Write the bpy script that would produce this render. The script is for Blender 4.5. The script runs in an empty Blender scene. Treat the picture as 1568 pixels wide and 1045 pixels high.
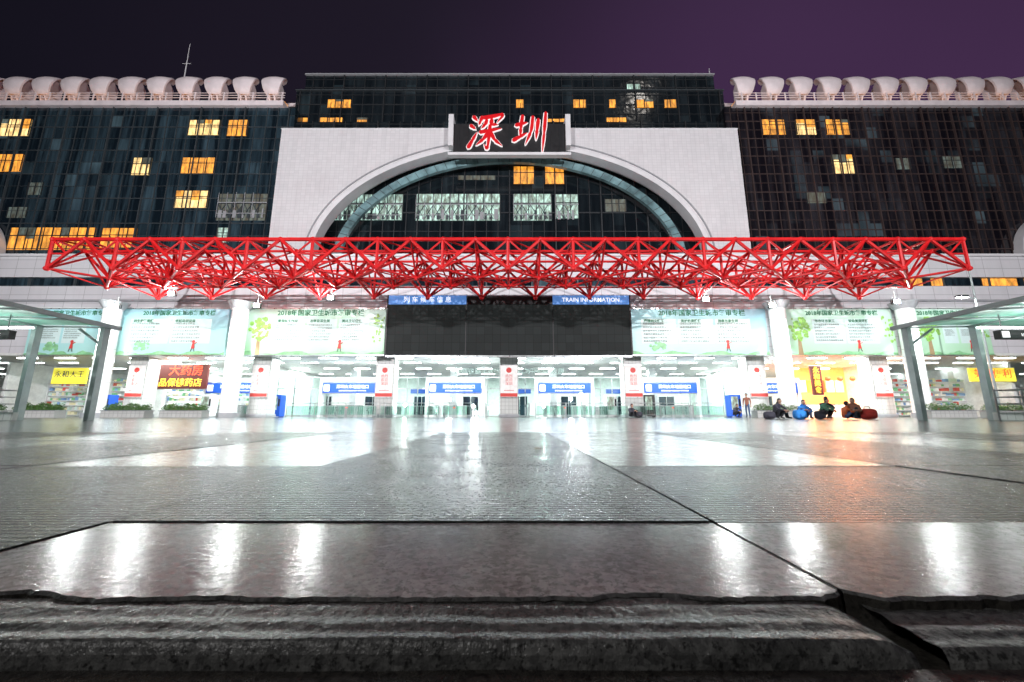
import bpy, bmesh, math, random
from mathutils import Vector, Matrix
from mathutils import noise as no
R=random.Random(7)
scene=bpy.context.scene
scene.view_settings.view_transform='Standard'
scene.view_settings.look='None'
scene.view_settings.exposure=0
col=scene.collection

# ------------------------------------------------------------------ helpers
def link(o,parent=None):
    col.objects.link(o)
    if parent is not None: o.parent=parent
    return o
def empty(name,loc=(0,0,0),rot=0):
    o=bpy.data.objects.new(name,None); o.location=loc; o.rotation_euler=(0,0,rot)
    o.empty_display_size=0.3
    return link(o)
class NT:
    def __init__(s,name):
        s.m=bpy.data.materials.new(name); s.m.use_nodes=True
        s.t=s.m.node_tree; s.b=s.t.nodes['Principled BSDF']; s.out=s.t.nodes['Material Output']
    def n(s,typ,**kw):
        nd=s.t.nodes.new(typ)
        for k,v in kw.items(): setattr(nd,k,v)
        return nd
    def l(s,a,b): s.t.links.new(a,b)
    def obj(s):
        return s.n('ShaderNodeTexCoord').outputs['Object']
    def math(s,op,a,b=None,c=None):
        nd=s.n('ShaderNodeMath',operation=op)
        for i,v in enumerate((a,b,c)):
            if v is None: continue
            if isinstance(v,(int,float)): nd.inputs[i].default_value=v
            else: s.l(v,nd.inputs[i])
        return nd.outputs[0]
    def noise(s,vec,scale,detail=3,rough=.55):
        nd=s.n('ShaderNodeTexNoise'); nd.inputs['Scale'].default_value=scale
        nd.inputs['Detail'].default_value=detail; nd.inputs['Roughness'].default_value=rough
        if vec is not None: s.l(vec,nd.inputs['Vector'])
        return nd.outputs['Fac']
    def mix(s,f,a,b):
        nd=s.n('ShaderNodeMix',data_type='RGBA')
        if isinstance(f,(int,float)): nd.inputs[0].default_value=f
        else: s.l(f,nd.inputs[0])
        for i,v in ((6,a),(7,b)):
            if isinstance(v,(tuple,list)): nd.inputs[i].default_value=(v[0],v[1],v[2],1)
            else: s.l(v,nd.inputs[i])
        return nd.outputs[2]
    def ramp(s,f,a,b,lo=0.,hi=1.):
        nd=s.n('ShaderNodeMapRange'); nd.inputs[1].default_value=a; nd.inputs[2].default_value=b
        nd.inputs[3].default_value=lo; nd.inputs[4].default_value=hi
        s.l(f,nd.inputs[0]); return nd.outputs[0]
    def bump(s,h,st,dist):
        nd=s.n('ShaderNodeBump'); nd.inputs['Strength'].default_value=st; nd.inputs['Distance'].default_value=dist
        s.l(h,nd.inputs['Height']); s.l(nd.outputs[0],s.b.inputs['Normal']); return nd
    def swz(s,vec,sx=1,sz=1,px=0,pz=0):
        sp=s.n('ShaderNodeSeparateXYZ'); s.l(vec,sp.inputs[0])
        cb=s.n('ShaderNodeCombineXYZ')
        s.l(s.math('MULTIPLY_ADD',sp.outputs[0],sx,px),cb.inputs[0]); s.l(s.math('MULTIPLY_ADD',sp.outputs[2],sz,pz),cb.inputs[1])
        return cb.outputs[0]
def simple(name,c,rough=.5,metal=0,em=None,es=0,var=.12,nscale=3,bump=0,spec=.5):
    k=NT(name); b=k.b
    v=k.noise(k.obj(),nscale,4)
    f=k.ramp(v,.3,.7)
    lo=tuple(x*(1-var) for x in c); hi=tuple(min(1,x*(1+var)) for x in c)
    k.l(k.mix(f,lo,hi),b.inputs['Base Color'])
    k.l(k.ramp(v,.3,.7,max(.03,rough*.85),min(1,rough*1.15)),b.inputs['Roughness'])
    b.inputs['Metallic'].default_value=metal; b.inputs['Specular IOR Level'].default_value=spec
    if em is not None:
        k.l(k.mix(f,tuple(x*(1-var) for x in em),em),b.inputs['Emission Color']); b.inputs['Emission Strength'].default_value=es
    if bump: k.bump(k.noise(k.obj(),nscale*12,3),bump,.02)
    return k.m

class MB:
    def __init__(s): s.v=[]; s.f=[]; s.mi=[]; s.mats=[]
    def m(s,mat):
        if mat not in s.mats: s.mats.append(mat)
        return s.mats.index(mat)
    def poly(s,pts,mat):
        n=len(s.v); s.v+= [tuple(p) for p in pts]; s.f.append(tuple(range(n,n+len(pts)))); s.mi.append(s.m(mat))
    def box(s,x0,x1,y0,y1,z0,z1,mat):
        n=len(s.v)
        s.v+=[(x0,y0,z0),(x1,y0,z0),(x1,y1,z0),(x0,y1,z0),(x0,y0,z1),(x1,y0,z1),(x1,y1,z1),(x0,y1,z1)]
        k=s.m(mat)
        for q in ((0,3,2,1),(4,5,6,7),(0,1,5,4),(1,2,6,5),(2,3,7,6),(3,0,4,7)):
            s.f.append(tuple(n+i for i in q)); s.mi.append(k)
    def tube(s,p,q,r,mat,n=6,r2=None,cap=True):
        p=Vector(p); q=Vector(q); d=(q-p)
        if d.length<1e-6: return
        d.normalize(); a=d.orthogonal().normalized(); b=d.cross(a); r2=r if r2 is None else r2
        base=len(s.v); k=s.m(mat)
        for i in range(n):
            t=2*math.pi*i/n; o=a*math.cos(t)+b*math.sin(t)
            s.v.append(tuple(p+o*r)); s.v.append(tuple(q+o*r2))
        for i in range(n):
            j=(i+1)%n; s.f.append((base+2*i,base+2*j,base+2*j+1,base+2*i+1)); s.mi.append(k)
        if cap:
            s.f.append(tuple(base+2*i for i in range(n))[::-1]); s.mi.append(k)
            s.f.append(tuple(base+2*i+1 for i in range(n))); s.mi.append(k)
    def ball(s,c,r,mat,nu=10,nv=7,fn=None):
        if isinstance(r,(int,float)): r=(r,r,r)
        base=len(s.v); k=s.m(mat)
        for j in range(nv+1):
            ph=math.pi*j/nv-math.pi/2
            for i in range(nu):
                th=2*math.pi*i/nu
                d=(math.cos(ph)*math.cos(th),math.cos(ph)*math.sin(th),math.sin(ph))
                if fn: d=fn(d)
                s.v.append((c[0]+r[0]*d[0],c[1]+r[1]*d[1],c[2]+r[2]*d[2]))
        for j in range(nv):
            for i in range(nu):
                i2=(i+1)%nu
                s.f.append((base+j*nu+i,base+j*nu+i2,base+(j+1)*nu+i2,base+(j+1)*nu+i)); s.mi.append(k)
    def disc(s,c,r,mat,n=16,rz=None):
        rz=rz or r
        s.poly([(c[0]+r*math.cos(2*math.pi*i/n),c[1],c[2]+rz*math.sin(2*math.pi*i/n)) for i in range(n)],mat)
    def done(s,name,parent=None,smooth=False,bevel=0):
        me=bpy.data.meshes.new(name); me.from_pydata(s.v,[],s.f)
        for m in s.mats: me.materials.append(m)
        me.polygons.foreach_set('material_index',s.mi)
        if smooth: me.polygons.foreach_set('use_smooth',[True]*len(me.polygons))
        me.update()
        o=bpy.data.objects.new(name,me); link(o,parent)
        if bevel:
            b=o.modifiers.new('bevel','BEVEL'); b.width=bevel; b.segments=2; b.limit_method='ANGLE'
        return o
def text(name,body,loc,size,mat,parent=None,ext=.01,align='CENTER',off=0,shear=0,sx=1,rot=(math.pi/2,0,0),res=2,ls=1.0):
    c=bpy.data.curves.new(name,'FONT'); c.body=body; c.size=size; c.align_x=align; c.align_y='CENTER'
    c.extrude=ext; c.offset=off; c.shear=shear; c.resolution_u=res; c.space_line=ls; c.materials.append(mat)
    o=bpy.data.objects.new(name,c); o.location=loc; o.rotation_euler=rot; o.scale=(sx,1,1)
    return link(o,parent)

# ------------------------------------------------------------------ materials
def tile_wall(name,c,cw,rh,mort=.02,rough=.45,dark=.55):
    k=NT(name); v=k.swz(k.obj())
    br=k.n('ShaderNodeTexBrick'); k.l(v,br.inputs['Vector'])
    br.offset=0
    br.inputs['Scale'].default_value=1; br.inputs['Brick Width'].default_value=cw; br.inputs['Row Height'].default_value=rh
    br.inputs['Mortar Size'].default_value=mort; br.inputs['Mortar Smooth'].default_value=.3
    br.inputs['Color1'].default_value=(*c,1); br.inputs['Color2'].default_value=(*[x*.93 for x in c],1)
    br.inputs['Mortar'].default_value=(*[x*dark for x in c],1)
    st=k.n('ShaderNodeMapping'); st.inputs['Scale'].default_value=(.9,.9,.12); k.l(k.obj(),st.inputs['Vector'])
    dirt=k.noise(st.outputs[0],1.2,6,.7)
    cc=k.mix(k.ramp(dirt,.48,.85,0,.4),br.outputs['Color'],tuple(x*.6 for x in c))
    k.l(cc,k.b.inputs['Base Color']); k.b.inputs['Roughness'].default_value=rough
    k.bump(br.outputs['Fac'],.3,-.01)
    return k.m
M_arch=tile_wall('white_tile_cladding',(.78,.77,.79),.45,.30,.012,.4,.74)
M_pod=tile_wall('pale_stone_cladding',(.72,.72,.75),1.6,.8,.02,.5,.5)
M_white=simple('white_painted_concrete',(.76,.76,.78),.6,var=.08,nscale=.8)
M_shell=simple('white_shell_concrete',(.88,.79,.81),.6,var=.10,nscale=1.1)
M_trim=simple('grey_trim',(.35,.36,.38),.45)
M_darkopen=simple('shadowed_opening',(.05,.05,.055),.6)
def curtain(name,c1,c2,dim,seed):
    k=NT(name); ob=k.obj(); sp=k.n('ShaderNodeSeparateXYZ'); k.l(ob,sp.inputs[0])
    cx=k.math('FLOOR',k.math('DIVIDE',sp.outputs[0],1.2)); cz=k.math('FLOOR',k.math('DIVIDE',sp.outputs[2],1.4))
    cb=k.n('ShaderNodeCombineXYZ'); k.l(cx,cb.inputs[0]); k.l(cz,cb.inputs[1]); cb.inputs[2].default_value=seed
    wn=k.n('ShaderNodeTexWhiteNoise'); k.l(cb.outputs[0],wn.inputs['Vector'])
    mp=k.n('ShaderNodeMapping'); mp.inputs['Scale'].default_value=(.9,.9,.06); k.l(ob,mp.inputs['Vector'])
    st=k.noise(mp.outputs[0],1.0,6,.7)
    f=k.math('MULTIPLY',k.ramp(st,.44,.68),k.ramp(wn.outputs['Value'],0,1,.4,1.))
    k.l(k.mix(f,c1,c2),k.b.inputs['Base Color'])  # vertical streaks paint reflections into the glass colour
    k.b.inputs['Roughness'].default_value=.10; k.b.inputs['Specular IOR Level'].default_value=.7
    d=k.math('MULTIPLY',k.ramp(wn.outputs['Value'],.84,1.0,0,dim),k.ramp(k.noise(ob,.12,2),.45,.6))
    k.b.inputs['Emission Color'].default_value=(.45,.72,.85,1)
    k.l(k.math('ADD',d,k.math('MULTIPLY',f,dim*.2)),k.b.inputs['Emission Strength'])  # some panes glow as dim rooms; painted reflection streaks glow faintly too
    nv=k.n('ShaderNodeBump'); nv.inputs['Strength'].default_value=.3; nv.inputs['Distance'].default_value=.05
    k.l(k.math('ADD',k.noise(ob,.9,2),k.math('MULTIPLY',wn.outputs['Value'],.2)),nv.inputs['Height']); k.l(nv.outputs[0],k.b.inputs['Normal'])
    return k.m
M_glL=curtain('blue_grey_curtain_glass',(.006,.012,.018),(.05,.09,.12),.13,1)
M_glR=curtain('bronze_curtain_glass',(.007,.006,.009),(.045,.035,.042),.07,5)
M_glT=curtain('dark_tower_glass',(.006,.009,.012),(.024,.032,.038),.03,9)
M_mull=simple('dark_mullion',(.075,.09,.10),.4,.3)
M_mullR=simple('bronze_mullion',(.085,.058,.055),.45,.3)
M_mullT=simple('tower_mullion',(.045,.049,.054),.45,.4)
def litwin(name,c,s,blind=.5):
    k=NT(name); ob=k.obj()
    mp=k.n('ShaderNodeMapping'); mp.inputs['Scale'].default_value=(2.2,1,.7); k.l(ob,mp.inputs['Vector'])
    f=k.ramp(k.noise(mp.outputs[0],1.3,4,.7),.35,.65)
    k.b.inputs['Base Color'].default_value=(.1,.08,.05,1)
    k.l(k.mix(f,tuple(x*blind for x in c),c),k.b.inputs['Emission Color'])
    k.l(k.ramp(f,0,1,s*.45,s),k.b.inputs['Emission Strength'])
    return k.m
M_wo=litwin('warm_lit_window',(1,.38,.04),1.8,.6)
M_wy=litwin('amber_lit_window',(1,.66,.26),2.2,.6)
M_wp=litwin('pale_lit_window',(.62,.95,.84),1.25,.18)
M_wd=litwin('dim_office_window',(.35,.55,.55),.24,.2)
k=NT('red_painted_steel')
f=k.ramp(k.noise(k.obj(),1.7,5,.7),.35,.7)
k.l(k.mix(f,(.56,.010,.014),(.76,.020,.022)),k.b.inputs['Base Color']); k.b.inputs['Roughness'].default_value=.42; k.b.inputs['Specular IOR Level'].default_value=.35
M_red=k.m
M_steel=simple('brushed_steel',(.55,.57,.58),.3,.9)
M_post=simple('grey_painted_steel',(.32,.37,.37),.4,.2)
M_white_gl=simple('glossy_white_column',(.80,.82,.82),.25,var=.05)
M_soffit=simple('soffit_panels',(.75,.77,.75),.5)
M_lamp=simple('fluorescent_tube',(1,1,1),.5,em=(.90,1,.97),es=16,var=.02)
M_flood=simple('floodlight_lens',(1,1,1),.5,em=(.95,1,1),es=320,var=.01)
M_black=simple('black_housing',(.02,.02,.022),.5)
M_blue=simple('blue_backlit_sign',(.01,.06,.35),.4,em=(.005,.08,.50),es=.6,var=.08)
M_blue2=simple('blue_header_sign',(.10,.25,.55),.4,em=(.09,.24,.62),es=.7,var=.05)
M_wtext=simple('white_lettering',(.9,.9,.9),.5,em=(1,1,1),es=1.0,var=.02)
M_wout=simple('white_letter_edge',(.85,.85,.85),.5,em=(1,1,1),es=.45,var=.02)
M_gtext=simple('green_lettering',(.01,.18,.08),.5,var=.1)
M_dtext=simple('grey_lettering',(.12,.16,.15),.6)
M_rtext=simple('red_letter_faces',(.6,.008,.012),.35,em=(1,.02,.03),es=.22,var=.05)
M_ytext=simple('yellow_lettering',(.9,.6,.05),.5,em=(1,.62,.05),es=1.6)
M_redem=simple('red_lettering_lit',(.8,.05,.02),.5,em=(1,.08,.02),es=1.8)
M_yel=simple('yellow_sign_face',(.9,.75,.05),.5,em=(.95,.85,.08),es=.8)
M_redp=simple('red_print',(.65,.06,.05),.5)
M_orange=simple('glowing_shop_wall',(.8,.38,.12),.5,em=(1,.38,.08),es=1.0)  # orange interior light put into the wall as its own glow
M_cream=simple('cream_wall',(.82,.83,.81),.5)

# ------------------------------------------------------------------ world
w=bpy.data.worlds.new('World'); scene.world=w; w.use_nodes=True
t=w.node_tree; bg=t.nodes['Background']
sky=t.nodes.new('ShaderNodeTexSky'); sky.sky_type='NISHITA'; sky.sun_disc=False
sky.sun_elevation=math.radians(-4); sky.sun_rotation=math.radians(70)
tc=t.nodes.new('ShaderNodeTexCoord')
def gl(d,lo,hi):
    dp=t.nodes.new('ShaderNodeVectorMath'); dp.operation='DOT_PRODUCT'
    t.links.new(tc.outputs['Generated'],dp.inputs[0]); dp.inputs[1].default_value=Vector(d).normalized()
    mr=t.nodes.new('ShaderNodeMapRange'); mr.interpolation_type='SMOOTHSTEP'
    mr.inputs[1].default_value=lo; mr.inputs[2].default_value=hi; t.links.new(dp.outputs['Value'],mr.inputs[0]); return mr.outputs[0]
def mixc(f,a,b):
    m=t.nodes.new('ShaderNodeMix'); m.data_type='RGBA'; t.links.new(f,m.inputs[0])
    for i,v in ((6,a),(7,b)):
        if isinstance(v,tuple): m.inputs[i].default_value=(*v,1)
        else: t.links.new(v,m.inputs[i])
    return m.outputs[2]
c0=mixc(gl((.15,.85,.35),.3,1.0),(.0045,.0045,.0085),(.015,.0108,.021))
c1=mixc(gl((.75,.75,.18),.40,1.10),c0,(.064,.028,.082))
ns=t.nodes.new('ShaderNodeTexNoise'); ns.inputs['Scale'].default_value=2.2; t.links.new(tc.outputs['Generated'],ns.inputs['Vector'])
mr=t.nodes.new('ShaderNodeMapRange'); mr.inputs[1].default_value=.3; mr.inputs[2].default_value=.7; mr.inputs[3].default_value=.9; mr.inputs[4].default_value=1.08
t.links.new(ns.outputs['Fac'],mr.inputs[0])
vm=t.nodes.new('ShaderNodeVectorMath'); vm.operation='SCALE'; t.links.new(c1,vm.inputs[0]); t.links.new(mr.outputs[0],vm.inputs['Scale'])
vs=t.nodes.new('ShaderNodeVectorMath'); vs.operation='SCALE'; t.links.new(sky.outputs[0],vs.inputs[0]); vs.inputs['Scale'].default_value=.02
va=t.nodes.new('ShaderNodeVectorMath'); va.operation='ADD'; t.links.new(vm.outputs[0],va.inputs[0]); t.links.new(vs.outputs[0],va.inputs[1])
t.links.new(va.outputs[0],bg.inputs['Color']); bg.inputs['Strength'].default_value=1
sd=bpy.data.lights.new('moonlight','SUN'); sd.energy=.01; sd.angle=math.radians(.5); sd.color=(1,.93,.85)
so=bpy.data.objects.new('moonlight',sd); so.rotation_euler=(math.radians(50),0,math.radians(20)); link(so)

# ------------------------------------------------------------------ ground
def granite(name,base,hi,rough,grain,bd,ribs=0,tiles=False,ior=1.3,und=.0,spk=.6,speckfac=.65):
    k=NT(name); ob=k.obj()
    n1=k.noise(ob,2.5,5,.6); n2=k.noise(ob,grain,3,.7); n3=k.noise(ob,grain*1.1,3,.8)
    vo=k.n('ShaderNodeTexVoronoi'); vo.inputs['Scale'].default_value=grain*1.5; k.l(ob,vo.inputs['Vector'])
    sp=k.n('ShaderNodeSeparateXYZ'); k.l(vo.outputs['Color'],sp.inputs[0])
    f=k.math('ADD',k.math('MULTIPLY',k.ramp(n1,.3,.7),1-speckfac),k.math('MULTIPLY',sp.outputs[0],speckfac))
    cc=k.mix(f,base,hi)
    cc=k.mix(k.ramp(n3,.53,.62,0,spk),cc,tuple(x*.15 for x in base))
    blot=k.noise(ob,7,6,.75)
    cc=k.mix(k.ramp(blot,.5,.72,0,.65),cc,tuple(x*.3 for x in base))
    h=k.math('ADD',n2,k.math('MULTIPLY',n3,.5))
    if tiles:
        br=k.n('ShaderNodeTexBrick'); k.l(ob,br.inputs['Vector']); br.offset=0
        br.inputs['Scale'].default_value=1; br.inputs['Brick Width'].default_value=1.26; br.inputs['Row Height'].default_value=1.3
        br.inputs['Mortar Size'].default_value=.012; br.inputs['Color1'].default_value=(.2,.2,.2,1); br.inputs['Color2'].default_value=(1,1,1,1)
        br.inputs['Mortar'].default_value=(0,0,0,1)
        cc=k.mix(k.ramp(br.outputs['Color'],0,1),(.015,.015,.015),cc)
    k.l(cc,k.b.inputs['Base Color'])
    wet=k.noise(ob,3.1,6,.7)
    r=k.math('ADD',k.ramp(wet,.35,.65,rough*.7,rough*1.4),k.ramp(n3,.45,.65,-.02,.16))
    k.l(r,k.b.inputs['Roughness'])
    k.b.inputs['IOR'].default_value=ior
    if ribs:
        mp=k.n('ShaderNodeMapping'); mp.inputs['Scale'].default_value=(70,26,1) ; k.l(ob,mp.inputs['Vector'])
        rn=k.noise(mp.outputs[0],1.5,4,.65)
        wv=k.n('ShaderNodeTexWave',wave_type='BANDS',bands_direction='Y'); k.l(ob,wv.inputs['Vector'])
        wv.inputs['Scale'].default_value=14; wv.inputs['Distortion'].default_value=3; wv.inputs['Detail'].default_value=4; wv.inputs['Detail Scale'].default_value=5
        h=k.math('ADD',h,k.math('ADD',k.math('MULTIPLY',wv.outputs['Fac'],.7*ribs),k.math('MULTIPLY',rn,2.4*ribs)))
    if und: h=k.math('ADD',h,k.math('MULTIPLY',k.noise(ob,6,3),und))
    k.bump(h,1.0,bd)
    return k.m
M_gl=granite('honed_light_granite',(.18,.18,.18),(.46,.46,.455),.16,75,.00050,0,False,1.22,2,.85,.7)
M_gd=granite('rough_dark_granite',(.024,.027,.028),(.078,.082,.08),.20,70,.0030,1.0,False,1.25,1,.8)
M_far=granite('wet_granite_paving',(.035,.037,.037),(.09,.09,.09),.14,25,.0018,0,True,1.26,2)
M_kerb=granite('worn_kerb_granite',(.045,.045,.045),(.15,.15,.145),.26,90,.0022,.35,False,1.33,1,.8)
M_kd=granite('wet_dark_kerb',(.014,.013,.012),(.045,.042,.036),.26,80,.0014,0,False,1.33,2,.8)
M_gap=simple('wet_mortar_gap',(.012,.012,.012),.6,nscale=30,bump=.3)
g=MB()
g.box(-400,400,-400,900,-.30,-.085,M_gap)
g.done('ground')
pv=MB()
pv.poly([(-300,5.1,0),(300,5.1,0),(300,300,0),(-300,300,0)],M_far)
pavement=pv.done('plaza_pavement')
sl=empty('stone_paving_slabs')
edges=[-9.41,-8.15,-6.89,-5.63,-4.37,-3.11,-1.85,-.59,.67,1.93,3.19,4.45,5.71,6.97,8.23,9.49]
def slab(x0,x1,y0,y1,mat,dz,jag=False,gx=.003,n=None):
    m=MB(); n=n or (110 if jag else 6); g=.003
    x0+=gx; x1-=gx; y1-=g
    if not jag: y0+=g
    r=R.random()*50
    front=[]
    for i in range(n+1):
        x=x0+(x1-x0)*i/n
        j=0
        if jag:
            j=.006*no.noise((x*7+r,0,0))+.006*no.noise((x*27+r,3,0))+.005*no.noise((x*80,7,0))
            c=no.noise((x*5+r,9,0)); j+= .035*max(0,c-.15)
            e=min(x-x0,x1-x); j+=.02*max(0,1-e/.04)**2
        front.append((x,y0+j))
    tilt=R.uniform(-.0015,.0015)
    zt=lambda x,y: dz+tilt*(x-x0)
    bz=.002
    for i in range(n):
        a,b=front[i],front[i+1]
        if jag:
            ca=(a[0],a[1]+.005,zt(*a)); cb_=(b[0],b[1]+.005,zt(*b))
            m.poly([ca,cb_,(b[0],y1,zt(b[0],y1)),(a[0],y1,zt(a[0],y1))],mat)
            m.poly([(a[0],a[1],zt(*a)-.003),(b[0],b[1],zt(*b)-.003),cb_,ca],M_kerb)
            m.poly([(a[0],a[1]-.004,-.085),(b[0],b[1]-.008,-.085),(b[0],b[1],zt(*b)-.003),(a[0],a[1],zt(*a)-.003)],M_kd)
        else:
            m.poly([(a[0],a[1]+bz,zt(*a)),(b[0],b[1]+bz,zt(*b)),(b[0],y1-bz,zt(b[0],y1)),(a[0],y1-bz,zt(a[0],y1))],mat)
            m.poly([(a[0],a[1],zt(*a)-bz),(b[0],b[1],zt(*b)-bz),(b[0],b[1]+bz,zt(*b)),(a[0],a[1]+bz,zt(*a))],mat)
            m.poly([(a[0],y1-bz,zt(a[0],y1)),(b[0],y1-bz,zt(b[0],y1)),(b[0],y1,zt(b[0],y1)-bz),(a[0],y1,zt(a[0],y1)-bz)],mat)
            m.poly([(a[0],a[1],-.085),(b[0],b[1],-.085),(b[0],b[1],zt(*b)-bz),(a[0],a[1],zt(*a)-bz)],mat)
    m.poly([(x0,front[0][1]+.01,-.085),(x0,front[0][1]+.01,zt(x0,0)-bz),(x0,y1,zt(x0,0)-bz),(x0,y1,-.085)],mat)
    m.poly([(x1,front[-1][1]+.01,zt(x1,0)-bz),(x1,front[-1][1]+.01,-.085),(x1,y1,-.085),(x1,y1,zt(x1,0)-bz)],mat)
    return m.done('slab',sl)
for i in range(len(edges)-1):
    x0,x1=edges[i],edges[i+1]
    par=(i-7)%2
    wide=.67 in (x0,x1)
    slab(x0,x1,.535,.88,M_gl if x0>-.7 else M_gd,R.uniform(-.002,.001),True)
    slab(x0,x1,.88,1.80,M_gd,R.uniform(-.002,.002),gx=.007 if wide else .003)
    slab(x0,x1,1.80,3.5,M_gl if par else M_gd,R.uniform(-.0015,.0015),gx=.007 if wide else .003)
    slab(x0,x1,3.5,5.1,M_gl if par else M_gd,R.uniform(-.0015,.0015),gx=.007 if wide else .003)
# ribbed kerb stone under the broken edge
for (xa,xb,dz) in ((-6,.655,-.0055),(.685,6,-.013)):
    m=MB(); N=40; nx=300
    def pz(x,tt):
        y=.445+.100*tt
        ease=(1-min(1,tt*12))
        z=dz+.0010*math.sin(tt*2*math.pi*3)-(.010*ease**2)+.0008*no.noise((x*14,y*60,2))+.0007*no.noise((x*50,y*50,5))
        y+= .003*no.noise((x*5,1,0))+.003*no.noise((x*30,1,0))*ease
        if xa<0:
            e=max(0,1-(xb-x)/.04); z-=.012*e*e
        return (x,y,z)
    xs_=[xa+(xb-xa)*(i/nx) for i in range(nx+1)]
    G_=[[pz(x,j/N) for x in xs_] for j in range(N+1)]
    G_.insert(0,[(p[0],p[1]-.003,-.085) for p in G_[0]])
    for j in range(len(G_)-1):
        for i in range(nx): m.poly([G_[j][i],G_[j][i+1],G_[j+1][i+1],G_[j+1][i]],M_kerb)
    m.done('ribbed_kerb_stone',sl,True)
m=MB(); nx=200; N=60
def lz(y,x):
    b=-.024 if y>.385 else -.034
    return b+.0018*no.noise((x*8,y*8,1))+.0012*no.noise((x*30,y*30,1))
G_=[[(-4+8*i/nx, .20+.345*j/N, lz(.20+.345*j/N,-4+8*i/nx)-(.010 if .20+.345*j/N>.44 else 0)) for i in range(nx+1)] for j in range(N+1)]
for j in range(N):
    for i in range(nx): m.poly([G_[j][i],G_[j][i+1],G_[j+1][i+1],G_[j+1][i]],M_kd)
m.done('lower_kerb_stone',sl,True)
M_leaf=simple('dry_leaf',(.20,.12,.05),.7,nscale=20)
def leaf(x,y,s,rz):
    m=MB(); L=8
    pts=[]
    for i in range(L+1):
        a=i/L; wd=math.sin(a*math.pi)**.8*.32
        pts.append((a-.5,wd))
    for i in range(L):
        (a,wa),(b,wb)=pts[i],pts[i+1]
        for sg in (1,-1):
            m.poly([(a*s,0,.003+.01*s*abs(a)),(b*s,0,.003),(b*s,sg*wb*s,.006+.12*s*wb),(a*s,sg*wa*s,.006+.12*s*wa)],M_leaf)
    o=m.done('fallen_leaf'); o.location=(x,y,.003); o.rotation_euler=(0,0,rz)
leaf(.42,2.6,.07,.3); leaf(4.6,5.6,.09,1.2); leaf(-.9,1.9,.02,2.); leaf(3.1,3.9,.06,2.4); leaf(-2.6,4.4,.06,.9)

# ------------------------------------------------------------------ station building
ST=empty('train_station_building')
def curtain_wall(x0,x1,y,z0,z1,gm,mm,name,step=1.2,hs=2.1,yb=12,t=.035):
    m=MB(); m.box(x0,x1,y,y+yb,z0,z1,gm); m.done(name,ST)
    m=MB()
    i=math.ceil(x0/step)
    while i*step<=x1:
        wd=t if i%4 else t*1.9
        m.box(i*step-wd,i*step+wd,y-(.08 if i%4 else .16),y-.002,z0,z1,mm); i+=1
    j=math.ceil(z0/hs)
    while j*hs<z1:
        h=t*.8 if j%2 else t*1.7
        m.box(x0,x1,y-.06,y-.003,j*hs-h,j*hs+h,mm); j+=1
    m.done(name+'_mullions',ST)
curtain_wall(-75,-23.4,38,14,33.2,M_glL,M_mull,'left_wing_curtain_wall',1.2,1.4,t=.028)
curtain_wall(23.4,75,38,14,33.2,M_glR,M_mullR,'right_wing_curtain_wall',.8,1.05,t=.03)
curtain_wall(-23.4,23.4,38.4,14,31.8,M_glT,M_mullT,'atrium_curtain_wall')
curtain_wall(-24.5,24.5,39.6,31.8,36.8,M_glT,M_mullT,'tower_glass',hs=1.25,yb=12)
curtain_wall(-23.7,23.7,39.8,36.8,39.0,M_glT,M_mullT,'tower_top_glass',hs=1.1,yb=11)
m=MB(); m.box(-23.75,23.75,39.55,51,39.0,39.15,M_trim); m.box(-24.55,24.55,39.4,51,36.75,36.88,M_mull)
m.done('tower_coping',ST)
m=MB()
def win(x0,x1,zc,h,mat,y=38.0):
    m.box(x0,x1,y-.045,y-.01,zc-h/2,zc+h/2,mat)
    n=max(1,round((x1-x0)/.85))
    for i in range(n+1):
        x=x0+(x1-x0)*i/n; m.box(x-.045,x+.045,y-.09,y-.047,zc-h/2,zc+h/2,M_mullT)
    if h>1.3: m.box(x0,x1,y-.085,y-.048,zc+h*.12,zc+h*.16,M_mullT)
    if mat in (M_wo,M_wy):
        for i in range(n):
            if R.random()<.5:
                a=x0+(x1-x0)*i/n+.06; b=x0+(x1-x0)*(i+1)/n-.06
                m.box(a,b,y-.075,y-.05,zc+h*.5-h*R.uniform(.15,.6),zc+h/2,M_wd if R.random()<.35 else M_wo)
for a,b,zc,h,mt in [(-55.1,-51.9,30.75,2.0,M_wy),(-34.7,-31.4,30.75,1.8,M_wy),(-30.5,-28.4,30.7,1.9,M_wo),
    (27.3,29.8,30.8,1.8,M_wo),(31,33.1,30.8,1.8,M_wy),(34.2,36.7,30.8,1.8,M_wo),
    (-54.5,-51.8,26.5,2.0,M_wo),(-40,-38.1,26.1,2.0,M_wy),(-34.8,-31.3,26.2,1.8,M_wo),(34.3,36.5,26.3,2.3,M_wy),
    (-34.9,-31.5,22.3,1.9,M_wy),(-51.2,-42.5,17.9,2.4,M_wo),(-41.8,-38.3,18,2.1,M_wo),(-30,-28.7,18.3,1.6,M_wp),
    (-50.5,-49,23.5,1.4,M_wd),(46,48,26.6,1.4,M_wd),(31,33,22.5,1.3,M_wd),(41,42.5,26.4,1.3,M_wd),(-52,-50,20.8,1.2,M_wd)]:
    win(a,b,zc,h,mt,37.99)
for a,b,zc,h,mt in [(.4,2.6,25.3,2.0,M_wo),(3.75,5.8,25.3,2.0,M_wo),(-18.5,-11.2,21.6,2.9,M_wp),(-9.8,-1.0,21.6,3.0,M_wp),
    (.4,4.4,21.6,3.0,M_wp),(4.8,7.2,21.7,2.7,M_wp),(10,12.2,21.8,1.4,M_wd),(-5.5,-1.5,25.0,.5,M_wd)]:
    win(a,b,zc,h,mt,38.35)
win(-30.3,-25.2,21.4,3.0,M_wd,37.99)
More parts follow.
